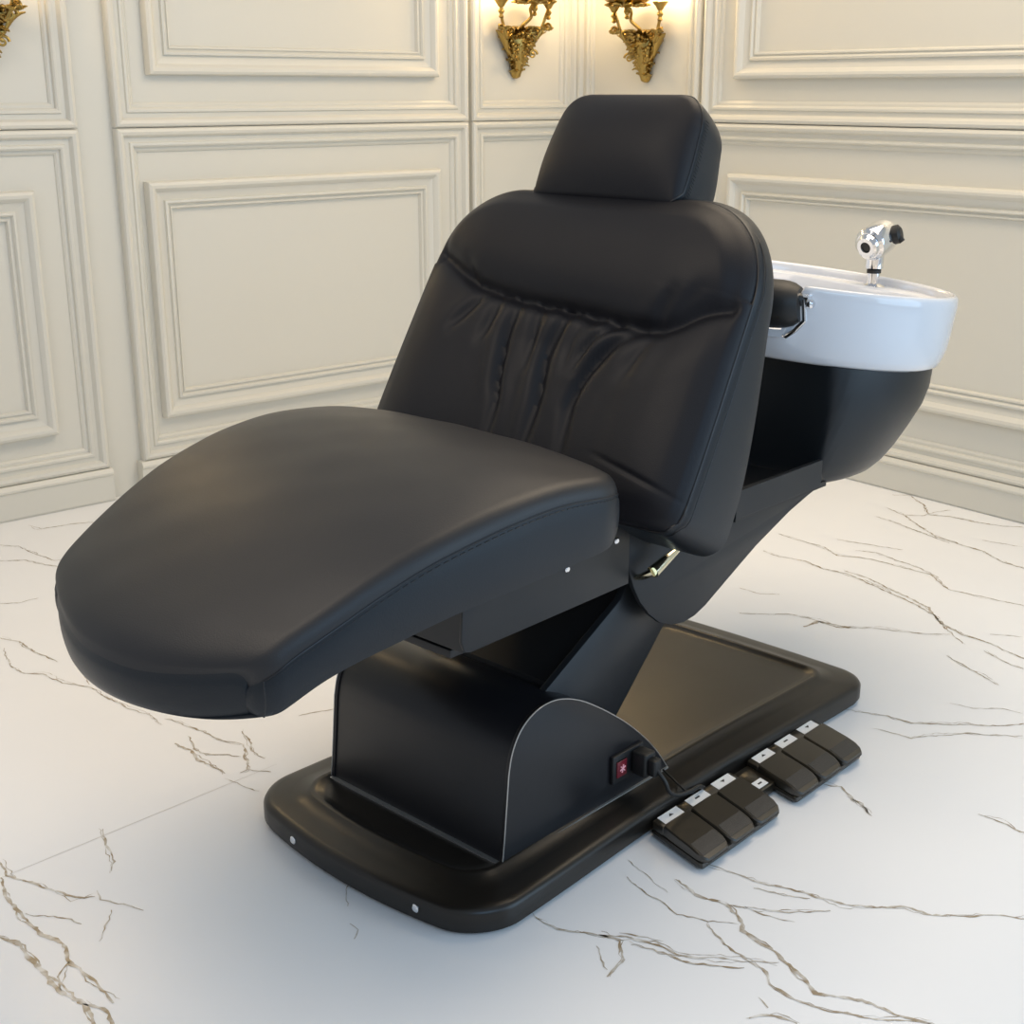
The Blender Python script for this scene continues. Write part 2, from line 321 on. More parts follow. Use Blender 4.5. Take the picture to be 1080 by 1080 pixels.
def make_sconce(mir):
    """local: x along the wall (away from the corner), y into the room, z up; origin at the lowest tip of the bracket"""
    r_ = random.Random(11); root = empty('wall_sconce', (0, 0, 0))
    b = MB()
    # tapering tail on the wall
    b.loft([[(rx*math.cos(t)+cx, .002+ry*(1+math.sin(t))*.5*2*.5+.0, z) for t in [2*PI*k/16 for k in range(16)]]
            for z, rx, ry, cx in ((0, .006, .015, 0), (.006, .013, .03, 0), (.02, .016, .035, 0), (.05, .023, .045, 0), (.08, .032, .055, 0), (.11, .044, .065, 0), (.15, .056, .07, 0), (.18, .045, .055, 0), (.19, .02, .03, 0))])
    for row, (z, R_, n_, L_) in enumerate(((.012, .013, 4, .04), (.03, .018, 5, .045), (.05, .024, 7, .045), (.07, .030, 8, .045), (.09, .040, 9, .045), (.11, .050, 11, .045), (.13, .060, 12, .045), (.15, .068, 12, .04), (.165, .066, 10, .045))):
        for k in range(n_):
            a = PI*(k+.5+.3*(row % 2))/n_+r_.uniform(-.1, .1)
            dx, dy = math.cos(a), math.sin(a)
            leaf(b, (dx*R_*.9, .008+dy*R_*.8, z-.01), (dx*.55, dy*.5, 1), (dx, dy, .1), L_*r_.uniform(.8, 1.2), .022*r_.uniform(.7, 1.25), 1.7*r_.uniform(.5, 1.6))
    for sx in (-1, 1):
        scroll(b, (sx*.075, .05, .165), (sx, .2, 0), (0, 0, 1), .024, 1.3, .0065, -sx)
        scroll(b, (sx*.045, .060, .088), (sx, .4, 0), (0, 0, -1), .018, 1.3, .005, sx)
        leaf(b, (sx*.06, .03, .10), (sx*.6, .1, 1), (sx, .3, 0), .10, .035, .9)
        leaf(b, (sx*.02, .02, .04), (sx*.5, .1, 1), (sx, .3, 0), .09, .028, .5)
    for k in range(34):
        a = PI*r_.random(); z = r_.uniform(.05, .19); R_ = interp([(.05, .03), (.12, .062), (.19, .07)], z)
        b.lathe([(0, -.007), (.006, -.004), (.008, 0), (.006, .004), (0, .007)], (math.cos(a)*R_, .012+math.sin(a)*R_, z), (math.cos(a), math.sin(a), .2), 8)
    b.build('leaf_bracket', M['gold'], root, ang=50)
    ends = [(.125*mir, .075, .262, 0), (0, .12, .272, 1), (-.088*mir, .10, .262, 0)]
    for i, (x, y, z, big) in enumerate(ends):
        a = MB(); P = []
        for k in range(13):
            t = k/12
            if big: P.append((.012*math.sin(t*9), .05+.07*t, .17+.095*t))
            else: P.append((x*(.3+.7*min(1, t*1.25)**.8) if t < 1 else x, .05+(y-.05)*t, .175-.028*math.sin(PI*min(1, t*1.3))+(.087)*max(0, t-.35)/.65))
        a.tube(P, [.0075-.002*k/12 for k in range(13)], 8)
        a.lathe([(.004, -.05), (.010, -.045), (.006, -.035), (.013, -.025), (.007, -.016), (.006, 0)], (x, y, z), (0, 0, 1), 12)
        if not big:
            scroll(a, (x*.93, y, z-.078), (x, .3, 0), (0, 0, 1), .017, 1.2, .005, -1 if x > 0 else 1)
            for q in range(4): leaf(a, (x*.9, y, z-.085), (math.cos(q*1.6)*.8, math.sin(q*1.6)*.6+.2, .5), (0, 0, 1), .035, .022, -1.2)
        arm = a.build('arm', M['gold'], root, ang=50)
        c = MB()
        if big:
            c.lathe([(.004, -.03), (.012, -.022), (.010, -.010), (.03, .000), (.075, .010), (.085, .017), (.083, .019), (.03, .010), (.012, .012)], (x, y, z), (0, 0, 1), 28)
            for q in range(9): leaf(c, (x+.04*math.cos(q*.7), y+.04*math.sin(q*.7), z+.004), (math.cos(q*.7), math.sin(q*.7), .15), (0, 0, 1), .05, .034, -.9)
        else:
            c.lathe([(.005, -.014), (.012, -.008), (.016, 0), (.026, .012), (.030, .016), (.028, .018), (.016, .012), (.01, .014)], (x, y, z), (0, 0, 1), 20)
        c.build('candle_cup', M['gold'], root)
        h = .07
        d = MB(); d.lathe([(.006, .012), (.006, h-.002), (.004, h)] if i == 2 else [(.009, .012), (.010, .04), (.008, .042)], (x, y, z), (0, 0, 1), 14); d.build('candle_tube', M['candle'], root)
        z0 = h if i == 2 else .04
        e = MB(); e.lathe([(.004, z0), (.010, z0+.008), (.0155, z0+.022), (.012, z0+.04), (.004, z0+.058), (.0005, z0+.064)], (x, y, z), (0, 0, 1), 16)
        e.build('candle_bulb', M['bulb'], root)
    return root
def place_sconce(MX, s, z, mir, label):
    r = make_sconce(mir); r.matrix_world = MX @ Matrix.Translation((s, 0, z))
    r['label'] = label; r['category'] = 'wall light'; r['group'] = 'gilded wall sconces'
    return r
place_sconce(ML, .335, 1.342, 1, 'gilt leaf-scroll candle sconce on the narrow panel just left of the room corner')
place_sconce(MR, .392, 1.327, 1, 'gilt leaf-scroll candle sconce on the narrow panel just right of the corner, above the headrest')
place_sconce(ML, 2.365, 1.345, 1, 'gilt sconce cut off by the left edge of the photo, on the far left panel')
# ---------------------------------------------------------------- the shampoo chair
# a = metres towards the basin, w = metres away from the camera side, z up
A0, W0 = .52, .215
BD = Vector((.67932, .73385)); WD = Vector((-.73385, .67932)); OO = Vector((-0.017527, 1.949751))
base_pt = OO+BD*A0+WD*W0
RZ = math.atan2(BD.y, BD.x)
chair = empty('shampoo_chair', (base_pt.x, base_pt.y, 0), RZ, 'black reclining salon shampoo chair with white ceramic basin, standing on the marble floor', 'salon chair')
def sh(p): return (p[0]-A0, p[1]-W0, p[2])
def fin(mb, name, mats, parent=None, **k):
    mb.v = [sh(p) for p in mb.v]
    return mb.build(name, mats, parent or chair, **k)
CW = .215
# base plate -------------------------------------------------
def bxf(a, w):                                   # bowed front, slightly waisted long sides
    q = (w-.2225)/.3075
    a2 = a-.042*(1-q*q)*sstep(.45, -.12, a)+.010*(1-q*q)*sstep(.8, 1.1, a)
    return a2, w-q*.018*math.sin(PI*min(1, max(0, (a+.12)/1.25)))**2
def base_loop(ins, z):
    a0, a1, w0, w1 = -.128+ins, 1.120-ins, -.085+ins, .53-ins
    P = []
    def arc(cx, cy, r, t0, t1, n=12):
        for k in range(n+1):
            t = math.radians(t0+(t1-t0)*k/n); P.append((cx+r*math.cos(t), cy+r*math.sin(t)))
    rf = max(.03, .085-ins*.35); rb = max(.02, .07-ins*.35)
    arc(a1-rb, w1-rb, rb, 0, 90)
    for k in range(1, 16): P.append((a1-rb+(a0+rf-a1+rb)*k/16, w1))
    arc(a0+rf, w1-rf, rf, 90, 180)
    for k in range(1, 12): P.append((a0, w1-rf+(w0+rf-w1+rf)*k/12))
    arc(a0+rf, w0+rf, rf, 180, 270)
    for k in range(1, 16): P.append((a0+rf+(a1-rb-a0-rf)*k/16, w0))
    arc(a1-rb, w0+rb, rb, 270, 360)
    for k in range(1, 8): P.append((a1, w0+rb+(w1-rb-w0-rb)*k/8))
    return [(*bxf(x, y), z) for x, y in P]
b = MB()
b.loft([base_loop(i, z) for i, z in ((.012, .003), (.004, .006), (.004, .012), (0, .014), (0, .040), (.003, .046), (.009, .050), (.018, .052), (.045, .0555), (.070, .059), (.075, .0635), (.080, .065), (.086, .0635), (.091, .060), (.105, .0585), (.13, .058), (.2, .058))])
fin(b, 'base_plate', M['plastic'], ang=60)
for w in (.355, .045):
    a = bxf(-.128, w)[0]-.0045; s = MB(); s.lathe([(.0075, 0), (.0075, .002), (.005, .004), (.0015, .0042)], (a+.0045, w, .030), (-1, 0, 0), 14)
    fin(s, 'screw', M['chrome'])
# motor housing ----------------------------------------------
HP = [(0, .056), (.005, .10), (.011, .164), (.016, .22), (.024, .255), (.040, .284), (.062, .303), (.090, .314), (.122, .316), (.155, .309), (.195, .292), (.235, .268), (.28, .237), (.325, .203), (.365, .168), (.40, .134), (.43, .10), (.462, .056)]
def extrude(mb, prof, w0, w1, bev=.004, mi=0):
    cx = sum(p[0] for p in prof)/len(prof); cz = sum(p[1] for p in prof)/len(prof)
    def ins(d):
        out = []
        for x, z in prof:
            v = Vector((cx-x, cz-z)); L = v.length; out.append((x+v.x/L*d, z+v.y/L*d))
        return out
    mb.loft([[(x, w, z) for x, z in ins(d)] for d, w in ((bev, w0), (bev*.3, w0+bev*.3), (0, w0+bev), (0, w1-bev), (bev*.3, w1-bev*.3), (bev, w1))], mi=mi)
def dense(prof, n=3, closed=True):
    out = []; N = len(prof)
    for i in range(N if closed else N-1):
        ix = (lambda q: q % N) if closed else (lambda q: min(N-1, max(0, q)))
        p0, p1, p2, p3 = (prof[ix(i-1)], prof[i], prof[ix(i+1)], prof[ix(i+2)])
        for k in range(n):
            t = k/n
            out.append(tuple(.5*((2*p1[c])+(-p0[c]+p2[c])*t+(2*p0[c]-5*p1[c]+4*p2[c]-p3[c])*t*t+(-p0[c]+3*p1[c]-3*p2[c]+p3[c])*t**3) for c in (0, 1)))
    return out
curve = HP[:4]+dense(HP[3:-1], 4, False)[1:]+HP[-2:]
b = MB(); extrude(b, curve, .004, .434, .002); fin(b, 'motor_housing', M['gloss'], ang=30)
for w0, w1 in ((-.0035, .0045), (.4335, .4415)):
    pb = MB(); g = [(x, z) for x, z in curve]
    cx, cz = .2, .17
    big = [(x+(x-cx)*.010, z+(z-cz)*.012 if z > .07 else z) for x, z in g]
    extrude(pb, big, w0, w1, .0012)
    sp = fin(pb, 'side_cover', M['gloss'], ang=30)
    e = MB(); e.tube([(x, (w0 if w0 < 0 else w1), z) for x, z in big], .0011, 6)
    fin(e, 'metal_edge', M['edge'], sp)
e = MB(); e.box(-.0075, .004, -.004, .442, .058, .0612); e.box(0, .460, -.0075, -.002, .058, .0612)
fin(e, 'base_joint_strip', M['edge'], smooth=False)
# power inlet with rocker switch
s = MB(); s.box(.283, .372, -.012, -.002, .094, .150, .003); sock = fin(s, 'power_inlet', M['dark'])
s = MB(); s.box(.292, .320, -.0150, -.011, .106, .138, .002); fin(s, 'rocker_switch', M['red'], sock)
s = MB()
for k in range(3):
    t = PI*k/3+.3; dx, dz = math.cos(t)*.008, math.sin(t)*.008; s.tube([(.306-dx, -.0158, .122-dz), (.306+dx, -.0158, .122+dz)], .0014, 5)
fin(s, 'switch_mark', M['pink'], sock)
# lifting arm -------------------------------------------------
b = MB()
AP = [(.20, .10), (.16, .20), (.18, .262), (.30, .345), (.385, .43), (.43, .50), (.52, .54), (.60, .50), (.61, .43), (.585, .33), (.56, .25), (.53, .17), (.50, .060), (.42, .060)]
for w0, w1 in ((.045, .06), (.37, .385)):
    bb = MB(); extrude(bb, [(.075, .20), (.152, .303), (.366, .419), (.42, .50), (.55, .53), (.60, .46), (.60, .40), (.50, .326), (.361, .187), (.30, .08), (.10, .08)], w0, w1, .002)
    fin(bb, 'lift_arm', M['steel'])
b = MB(); extrude(b, [(.16, .20), (.20, .30), (.38, .40), (.43, .50), (.56, .50), (.58, .40), (.49, .32), (.35, .18), (.28, .10), (.18, .10)], .06, .37, .003); fin(b, 'lift_arm_web', M['dark'])
b = MB(); b.tube([(.50, .015, .45), (.50, .415, .45)], .045, 28); fin(b, 'pivot_axle', M['dark'])
b = MB(); b.box(-.084, -.02, .03, .40, .452, .466, .002); fin(b, 'linkage_bar', M['dark'])
# swing side plates -------------------------------------------
SPF = [(.335, .582), (.332, .52), (.338, .488), (.352, .455), (.372, .422), (.400, .390), (.434, .363), (.474, .347), (.51, .341), (.545, .344), (.58, .355), (.64, .383), (.75, .434), (.87, .478), (.94, .497), (1.0, .510), (.98, .560), (.68, .565), (.5, .60)]
for w0, w1 in ((.006, .016), (.414, .424)):
    bb = MB(); extrude(bb, SPF, w0, w1, .0015); fin(bb, 'swing_plate', M['steel'])
b = MB(); b.box(.44, .98, .016, .414, .50, .512); b.box(.60, .612, .016, .414, .46, .512); b.box(.45, .74, .05, .38, .512, .70, .01); fin(b, 'basin_frame', M['dark'], smooth=False)
b = MB()
b.box(.655, .972, -.004, .006, .512, .568, .001); b.box(.655, .972, .424, .434, .512, .568, .001); b.box(.660, .664, .0, .43, .512, .568)
fin(b, 'tray_wall', M['steel'], smooth=False)
b = MB(); b.box(.66, 1.0, .0, .43, .505, .516); b.box(.66, .985, .18, .22, .516, .535); fin(b, 'tray_floor', M['dark'], smooth=False)
# seat tray ---------------------------------------------------
b = MB()
sp = [(.325, .473), (.325, .585), (-.03, .585), (-.078, .585), (-.087, .54), (-.090, .49), (-.083, .472), (-.07, .468)]
extrude(b, sp, -.002, .004, .001); extrude(b, sp, .426, .432, .001); fin(b, 'seat_rail', M['steel'])
b = MB(); b.box(-.084, -.078, .002, .428, .470, .585); b.box(.30, .306, .002, .428, .49, .585); b.box(-.08, .31, .002, .428, .560, .572); fin(b, 'seat_pan', M['steel'], smooth=False)
for a, z in ((.157, .545), (.287, .562)):
    s = MB(); s.lathe([(.006, 0), (.006, .002), (.004, .0035), (.001, .0036)], (a, -.002, z), (0, -1, 0), 12); fin(s, 'screw', M['chrome'])
# release lever
s = MB(); s.tube([(.445, -.030, .520), (.40, -.030, .507), (.358, -.030, .492)], [.004, .009, .012], 12); s.tube([(.358, -.030, .492), (.352, -.010, .480), (.356, .006, .474)], [.008, .006, .005], 10)
fin(s, 'release_lever', mat('nickel_lever', (.78, .72, .52), .16, metal=1.))
def smin(k, *ds):
    m_ = min(ds); return max(0, m_-k*math.log(sum(math.exp(-(q-m_)/k) for q in ds)))
# pads --------------------------------------------------------
def grid_pad(name, parent, rows, col, NU, top, bottom, side_n, side_bulge, m, seam_mat=None, seam=True, seam_skip=None, mats2=None):
    """rows: list of row parameters; top(r,u)->(point, normal offset point below the seam)"""
    R = len(rows); g = [[top(r, -1+2*j/NU) for j in range(NU+1)] for r in rows]
    mb = MB(); vs = [p for row in g for p in row]; W_ = NU+1
    fs = [(i*W_+j, i*W_+j+1, (i+1)*W_+j+1, (i+1)*W_+j) for i in range(R-1) for j in range(NU)]
    mb.add(vs, fs, 0)
    idx = [(0, j) for j in range(W_)]+[(i, NU) for i in range(1, R)]+[(R-1, j) for j in range(NU-1, -1, -1)]+[(i, 0) for i in range(R-2, 0, -1)]
    bl = [Vector(g[i][j]) for i, j in idx]; bb = [Vector(bottom(rows[i], -1+2*j/NU)) for i, j in idx]
    cen = sum(bl, Vector())/len(bl); N = len(bl); loops = []
    for k in range(side_n+1):
        t = k/side_n; L = []
        for q in range(N):
            p = bl[q].lerp(bb[q], t); tan = bl[(q+1) % N]-bl[q-1]; dn = bb[q]-bl[q]; o = tan.cross(dn)
            if o.length > 1e-9:
                o.normalize()
                if o.dot(bl[q]-cen) < 0: o = -o
            L.append(p+o*side_bulge*math.sin(PI*min(1, t*1.0))**.6)
        loops.append(L)
    mb.loft(loops, False, False, 1)
    gb = [[Vector(bottom(r, -1+2*j/NU)) for j in range(NU+1)] for r in rows]
    mb.add([p for row in gb for p in row], fs, 1)
    o = fin(mb, name, [m, mats2 or m], parent, ang=50)
    return o, bl
# seat cushion
SC_ = .232; SB = .185; SF = -.490
def seat_hw(a):
    h = smooth_interp([(-.52, .260), (-.4, .296), (-.3, .318), (-.2, .336), (-.1, .350), (.0, .358), (.1, .364), (.29, .368)], a)
    r = .10
    if a > SB-r: h -= r-math.sqrt(max(0, r*r-(a-(SB-r))**2))
    rf = .030
    if a < SF+rf: h -= rf-math.sqrt(max(0, rf*rf-((SF+rf)-a)**2))
    return h
ZT = [(-.62, .545), (-.50, .588), (-.45, .613), (-.38, .646), (-.32, .672), (-.25, .697), (-.18, .714), (-.10, .728), (0, .735), (.10, .728), (.2, .715)]
ZBt = [(-.62, .478), (-.52, .492), (-.40, .552), (-.28, .581), (-.18, .598), (0, .613), (.15, .623), (.29, .625)]
def seat_rows():
    out = []
    for i in range(85):
        t = i/84; L_ = SB-SF; out.append(SF+L_*t-L_*.12*math.sin(2*PI*t))
    return out
def seat_pt(r, u):
    c = math.sin(u*PI/2) if True else u
    w = SC_+seat_hw(r)*c
    ramp = 1-sstep(SF, -.05, r)
    bow = .072*ramp*(1-c*c)
    a = r-bow
    return a, w, c
def seat_top(r, u):
    a, w, c = seat_pt(r, u)
    ds = seat_hw(r)*(1-abs(c)); df = r-SF; db = SB-r
    h = 0
    def rnd_(d, R): return 0 if d >= R else -R*(1-math.sqrt(max(0, 1-(1-d/R)**2)))
    h += rnd_(ds, .022)+.030*(1-math.exp(-ds/.10))*(1-.5*sstep(-.1, -.5, r))
    h += rnd_(df, .060)*(.30+.42*(1-c*c))+rnd_(db, .06)
    h += .010*math.sin(PI*(1-abs(c)))*0
    z = smooth_interp(ZT, r-.6*(r-a))+h+.004
    z += .0006*math.sin(w*40+a*13)*math.sin(a*30)*sstep(0, .06, ds)
    return (a, w, z)
def seat_bot(r, u):
    a, w, c = seat_pt(r, u)
    ds = seat_hw(r)*(1-abs(c)); df = r-SF
    k = .985
    z = smooth_interp(ZBt, a)+.010*math.exp(-df/.02)*1.
    return (a+.003*math.exp(-df/.03), SC_+(w-SC_)*k, z)
seat, bl = grid_pad('seat_cushion', chair, seat_rows(), None, 72, seat_top, seat_bot, 7, .006, M['leather'], mats2=M['side'])
def seam_line(pts, r, parent, name='seam', off=None, m='thread'):
    s = MB(); s.tube(pts, r, 6); return fin(s, name, M[m], parent)
def side_seam(sgn):
    P = []
    for r in seat_rows():
        if r < SF+.008 or r > SB-.02: continue
        p = Vector(seat_top(r, sgn*1.0)); P.append(p+Vector((0, sgn*.0006, -.001)))
    return P
for sgn in (-1, 1):
    P = side_seam(sgn)
    top_ = P[0]; bo = Vector(seat_bot(SF+.008, sgn))
    seam_line([bo+(top_-bo)*t/6+Vector((-.002, sgn*.005*math.sin(PI*t/6), 0)) for t in range(6)]+P, .0016, seat)
    st = MB()
    for p, q in zip(P[4:], P[5:]):
        n_ = max(1, int((q-p).length/.009))
        for k in range(n_):
            c0 = p.lerp(q, k/n_); c1 = p.lerp(q, (k+.6)/n_)
            for dz in (.0055, -.0055):
                d = Vector((0, sgn*(.0012 if dz < 0 else -.004), dz)); st.tube([c0+d, c1+d], .0008, 5)
    fin(st, 'stitching', M['steel'], seat)
# backrest
BA, BZ, BT = .25, .60, math.radians(60)
dT = Vector((math.cos(BT), 0, math.sin(BT))); nF = Vector((-math.sin(BT), 0, math.cos(BT)))
B0 = Vector((BA, 0, BZ)); BCW = .245; BH = .600; BHW = .385; BB = .012
def back_hw(t):
    h = BHW-.012*sstep(.1, .6, t)
    r = .175
    if t > BH-r: h -= r-math.sqrt(max(0, r*r-(t-(BH-r))**2))
    rb = .045
    if t < BB+rb: h -= rb-math.sqrt(max(0, rb*rb-((BB+rb)-t)**2))
    return h
def back_rows():
    return [BB+(BH-BB)*.5*(1-math.cos(PI*(i/170)))*.55+(BH-BB)*(i/170)*.45 for i in range(171)]
def segd(p, a, b):
    ax, ay = a; bx, by = b; dx, dy = bx-ax, by-ay; L = dx*dx+dy*dy
    t = max(0, min(1, ((p[0]-ax)*dx+(p[1]-ay)*dy)/L)); return math.hypot(p[0]-ax-t*dx, p[1]-ay-t*dy), t
CREASE = [(-.14, .412), (-.07, .392), (-.02, .360), (.022, .346), (.118, .352), (.234, .362), (.329, .368), (.42, .380), (.477, .393), (.56, .428), (.632, .462)]
GR = [([(.339, .347), (.344, .30), (.338, .26), (.327, .205), (.314, .164), (.310, .10)], .009, .010),
      ([(.22, .343), (.236, .29), (.235, .247), (.225, .20), (.221, .166), (.222, .09)], .010, .012),
      ([(.049, .337), (.085, .315), (.112, .283), (.135, .235), (.143, .19), (.139, .162), (.13, .09)], .012, .013),
      ([(.096, .349), (.122, .33), (.150, .295), (.165, .25)], .007, .009), ([(.432, .362), (.455, .33), (.480, .291)], .006, .011),
      ([(.285, .355), (.280, .30), (.272, .24)], .004, .009), ([(.385, .362), (.392, .32), (.40, .28)], .005, .01), ([(.18, .345), (.188, .30), (.185, .25)], .004, .009),
      ([(.022, .346), (.012, .375), (-.002, .414)], .006, .012), ([(.0, .352), (-.025, .39), (-.05, .425)], .003, .012), ([(.477, .393), (.50, .43)], .004, .012), ([(.01, .335), (.03, .30), (.045, .25)], .004, .012)]
def poly(p, pts):
    best = 9; bt = 0; n = len(pts)-1
    for i in range(n):
        d, t = segd(p, pts[i], pts[i+1])
        if d < best: best = d; bt = (i+t)/n
    return best, bt
GR = [(dense(p, 5, False)+[p[-1]] if len(p) > 2 else p, d, s_) for p, d, s_ in GR]
CRS = dense(CREASE, 5, False)+[CREASE[-1]]
def back_h(w, t, edge=True):
    ds = BHW-.012*sstep(.1, .6, t)-abs(w-BCW)
    dt = BH-t; db = t-BB
    # true distance to the rounded corners
    r = .175; cx = abs(w-BCW)-(BHW-.012-r); cy = t-(BH-r)
    if cx > 0 and cy > 0: ds = min(ds, max(0, r-math.hypot(cx, cy)))
    d = smin(.018, ds, dt, db) if not (cx > 0 and cy > 0) else max(0, min(ds, dt, db)-.018*math.log(1+math.exp(-abs(dt-ds)/.018))*0)
    d = max(0, min(ds, dt, db)) if t > .3 else d
    h = .030*(1-math.exp(-d/.055))
    R = .016; h += 0 if d >= R else -R*(1-math.sqrt(max(0, 1-(1-d/R)**2)))*.9
    e = sstep(0, .05, d)
    cd, ct = poly((w, t), CRS)
    mid = math.sin(PI*min(1, max(0, (w+.14)/.78)))
    h -= (.017*math.exp(-(cd/.014)**2)+.010*math.exp(-(cd/.04)**2))*sstep(0, .03, d)*(.35+.65*mid**.6)
    yc = smooth_interp([(x, y) for x, y in CREASE], w)
    if t > yc: h += .016*e*math.sin(PI*min(1, (t-yc)/(BH-yc)))**.7
    else:
        # gathered lower panel: bulges left and right, sunk middle
        h -= .012*math.exp(-((w-.235)/.17)**2)*sstep(0, .08, yc-t)*e
        h += .010*e*math.exp(-((abs(w-.245)-.28)/.09)**2)*sstep(0, .12, yc-t)
        h += .0035*e*math.sin((w-.235+.25*(yc-t)*(w-.23))*105)*math.exp(-((w-.225)/.17)**2)*math.exp(-(yc-t)/.16)
    for pts, dep, sg in GR:
        gd, gt = poly((w, t), pts); h -= dep*math.exp(-(gd/sg)**2)*(math.sin(PI*(.06+.86*gt)))**.8*1.35
        h += dep*.25*math.exp(-((gd-2.2*sg)/(1.3*sg))**2)*math.sin(PI*(.1+.8*gt))
    fd, ft = segd((w, t), (.06, .112), (-.14, .068)); h -= .0035*math.exp(-(fd/.0045)**2)*math.sin(PI*(.05+.9*ft))
    return h
def bpt(w, t, n): p = B0+dT*t+nF*n; return (p.x, w, p.z)
def back_top(r, u):
    c = math.sin(u*PI/2); w = BCW+back_hw(r)*c
    return bpt(w, r, back_h(w, r))
TH = [(-.02, .165), (.05, .172), (.14, .165), (.24, .142), (.34, .112), (.44, .080), (.55, .062), (.62, .060)]
def back_bot(r, u):
    c = math.sin(u*PI/2); k = 1-.01; w = BCW+back_hw(r)*c*k
    t2 = r+.018*sstep(.35, .6, r)
    return bpt(w, t2, -smooth_interp(TH, r))
backrest, bl2 = grid_pad('backrest', chair, back_rows(), None, 170, back_top, back_bot, 8, .004, M['fabric'], mats2=M['side'])
def loop_seam(bl, parent, r=.0022):
    s = MB(); N = len(bl); pts = bl
    loops = []; cen = sum(bl, Vector())/N
    for i in range(N):
        p = pts[i]; t = (pts[(i+1) % N]-pts[i-1])
        if t.length < 1e-7: continue
        t.normalize(); o = (p-cen); o = (o-t*o.dot(t)).normalized(); q = t.cross(o)
        loops.append([p+(o*math.cos(2*PI*k/6)+q*math.sin(2*PI*k/6))*r for k in range(6)])
    loops.append(loops[0]); s.loft(loops, False, False); return fin(s, 'seam', M['thread'], parent)
loop_seam(bl2, backrest)
# second stitched line on the side band
loop_seam([p+Vector(nF)*-.016+((p-Vector((B0+dT*.3).to_tuple()))*0)+Vector((0, (.0055 if p.y > BCW else -.0055) if abs(p.y-BCW) > .25 else 0, .003 if p.z > 1.0 else 0)) for p in bl2], backrest, .0009)
# headrest
HT_ = math.radians(62); h0 = Vector((.535, 0, 1.105)); hd = Vector((math.cos(HT_), 0, math.sin(HT_))); hn = Vector((-math.sin(HT_), 0, math.cos(HT_)))
HCW, HHW, HHH = .252, .172, .216
def head_hw(t):
    h = HHW-.010*sstep(.05, .2, t)
    r = .06
    if t > HHH-r: h -= r-math.sqrt(max(0, r*r-(t-(HHH-r))**2))
    r = .03
    if t < r: h -= r-math.sqrt(max(0, r*r-(r-t)**2))
    return h
def head_top(r, u):
    c = math.sin(u*PI/2); w = HCW+head_hw(r)*c
    d = max(0, min(HHW-.010*sstep(.05, .2, r)-abs(w-HCW), HHH-r, r))
    cx = abs(w-HCW)-(HHW-.01-.06); cy = r-(HHH-.06)
    if cx > 0 and cy > 0: d = max(0, min(d, .06-math.hypot(cx, cy)))
    ds_ = max(0, HHW-.010*sstep(.05, .2, r)-abs(w-HCW))
    sm = (1-math.exp(-ds_/.035))*(1-math.exp(-max(0, HHH-r)/.035))*(1-math.exp(-max(0, r)/.035))
    h = .022*sm+(0 if d > .012 else -.012*(1-math.sqrt(max(0, 1-(1-d/.012)**2))))
    h += .016*math.sin(PI*r/HHH)*(1-c*c)**.5
    p = h0+hd*r+hn*h; return (p.x, w, p.z)
def head_bot(r, u):
    c = math.sin(u*PI/2); p = h0+hd*(r*.93+.004)-hn*(.112-.018*sstep(.05, .2, r)); return (p.x, HCW+head_hw(r)*c*.97, p.z)
hrest, bl3 = grid_pad('headrest', chair, [HHH*.5*(1-math.cos(PI*i/50)) for i in range(51)], None, 50, head_top, head_bot, 8, .004, M['fabric'], mats2=M['side'])
loop_seam(bl3, hrest, .0018)
for sg in (1, -1):
    st = MB()
    for i in range(0, len(bl3)):
        p = bl3[i]; q = bl3[(i+1) % len(bl3)]
        if (p.y-HCW)*sg > HHW*.93:
            st.tube([p-hn*.006+Vector((0, sg*.0035, 0)), p.lerp(q, .45)-hn*.013+Vector((0, sg*.0058, 0))], .0009, 5)
    fin(st, 'stitching', M['steel'], hrest)
b = MB(); b.tube([tuple(h0+hd*.03-hn*.05+Vector((0, .19, 0))), tuple(h0-hd*.14-hn*.05+Vector((0, .19, 0)))], .008, 12); b.tube([tuple(h0+hd*.03-hn*.05+Vector((0, .30, 0))), tuple(h0-hd*.14-hn*.05+Vector((0, .30, 0)))], .008, 12)
fin(b, 'headrest_post', M['chrome'])
# basin -------------------------------------------------------
EC = (1.225, .225, .906, .315, .345, -.10, .062)
def ept(s_a, s_w, th, h, ca=0.):
    a = EC[3]*s_a*math.cos(th)+ca; w = EC[4]*s_w*math.sin(th)
    return (EC[0]+a, EC[1]+w, EC[2]+a*EC[5]+w*EC[6]+h)
NB = 144
def nf(th):                                      # neck notch mask, th = pi faces the chair
    d = abs(((th-NTH+PI) % (2*PI))-PI); return 1-sstep(.32, .47, d)
NTH = PI+.06
def ring(s, h, notch=0, ca=0., sa=None):
    L = []
    for k in range(NB):
        th = 2*PI*k/NB; m_ = nf(th)*notch
        L.append(ept(sa or s, s, th, h-m_, ca))
    return L
def inner(s, h, notch):
    # inside rings keep a flat tap ledge at the far end
    L = []
    for k in range(NB):
        th = 2*PI*k/NB; led = math.exp(-(((th+PI) % (2*PI)-PI)/.75)**2)
        L.append(ept(s*(1-.30*led), s*(1-.05*led), th, h-nf(th)*notch, 0))
    return L
b = MB()
ND = .108
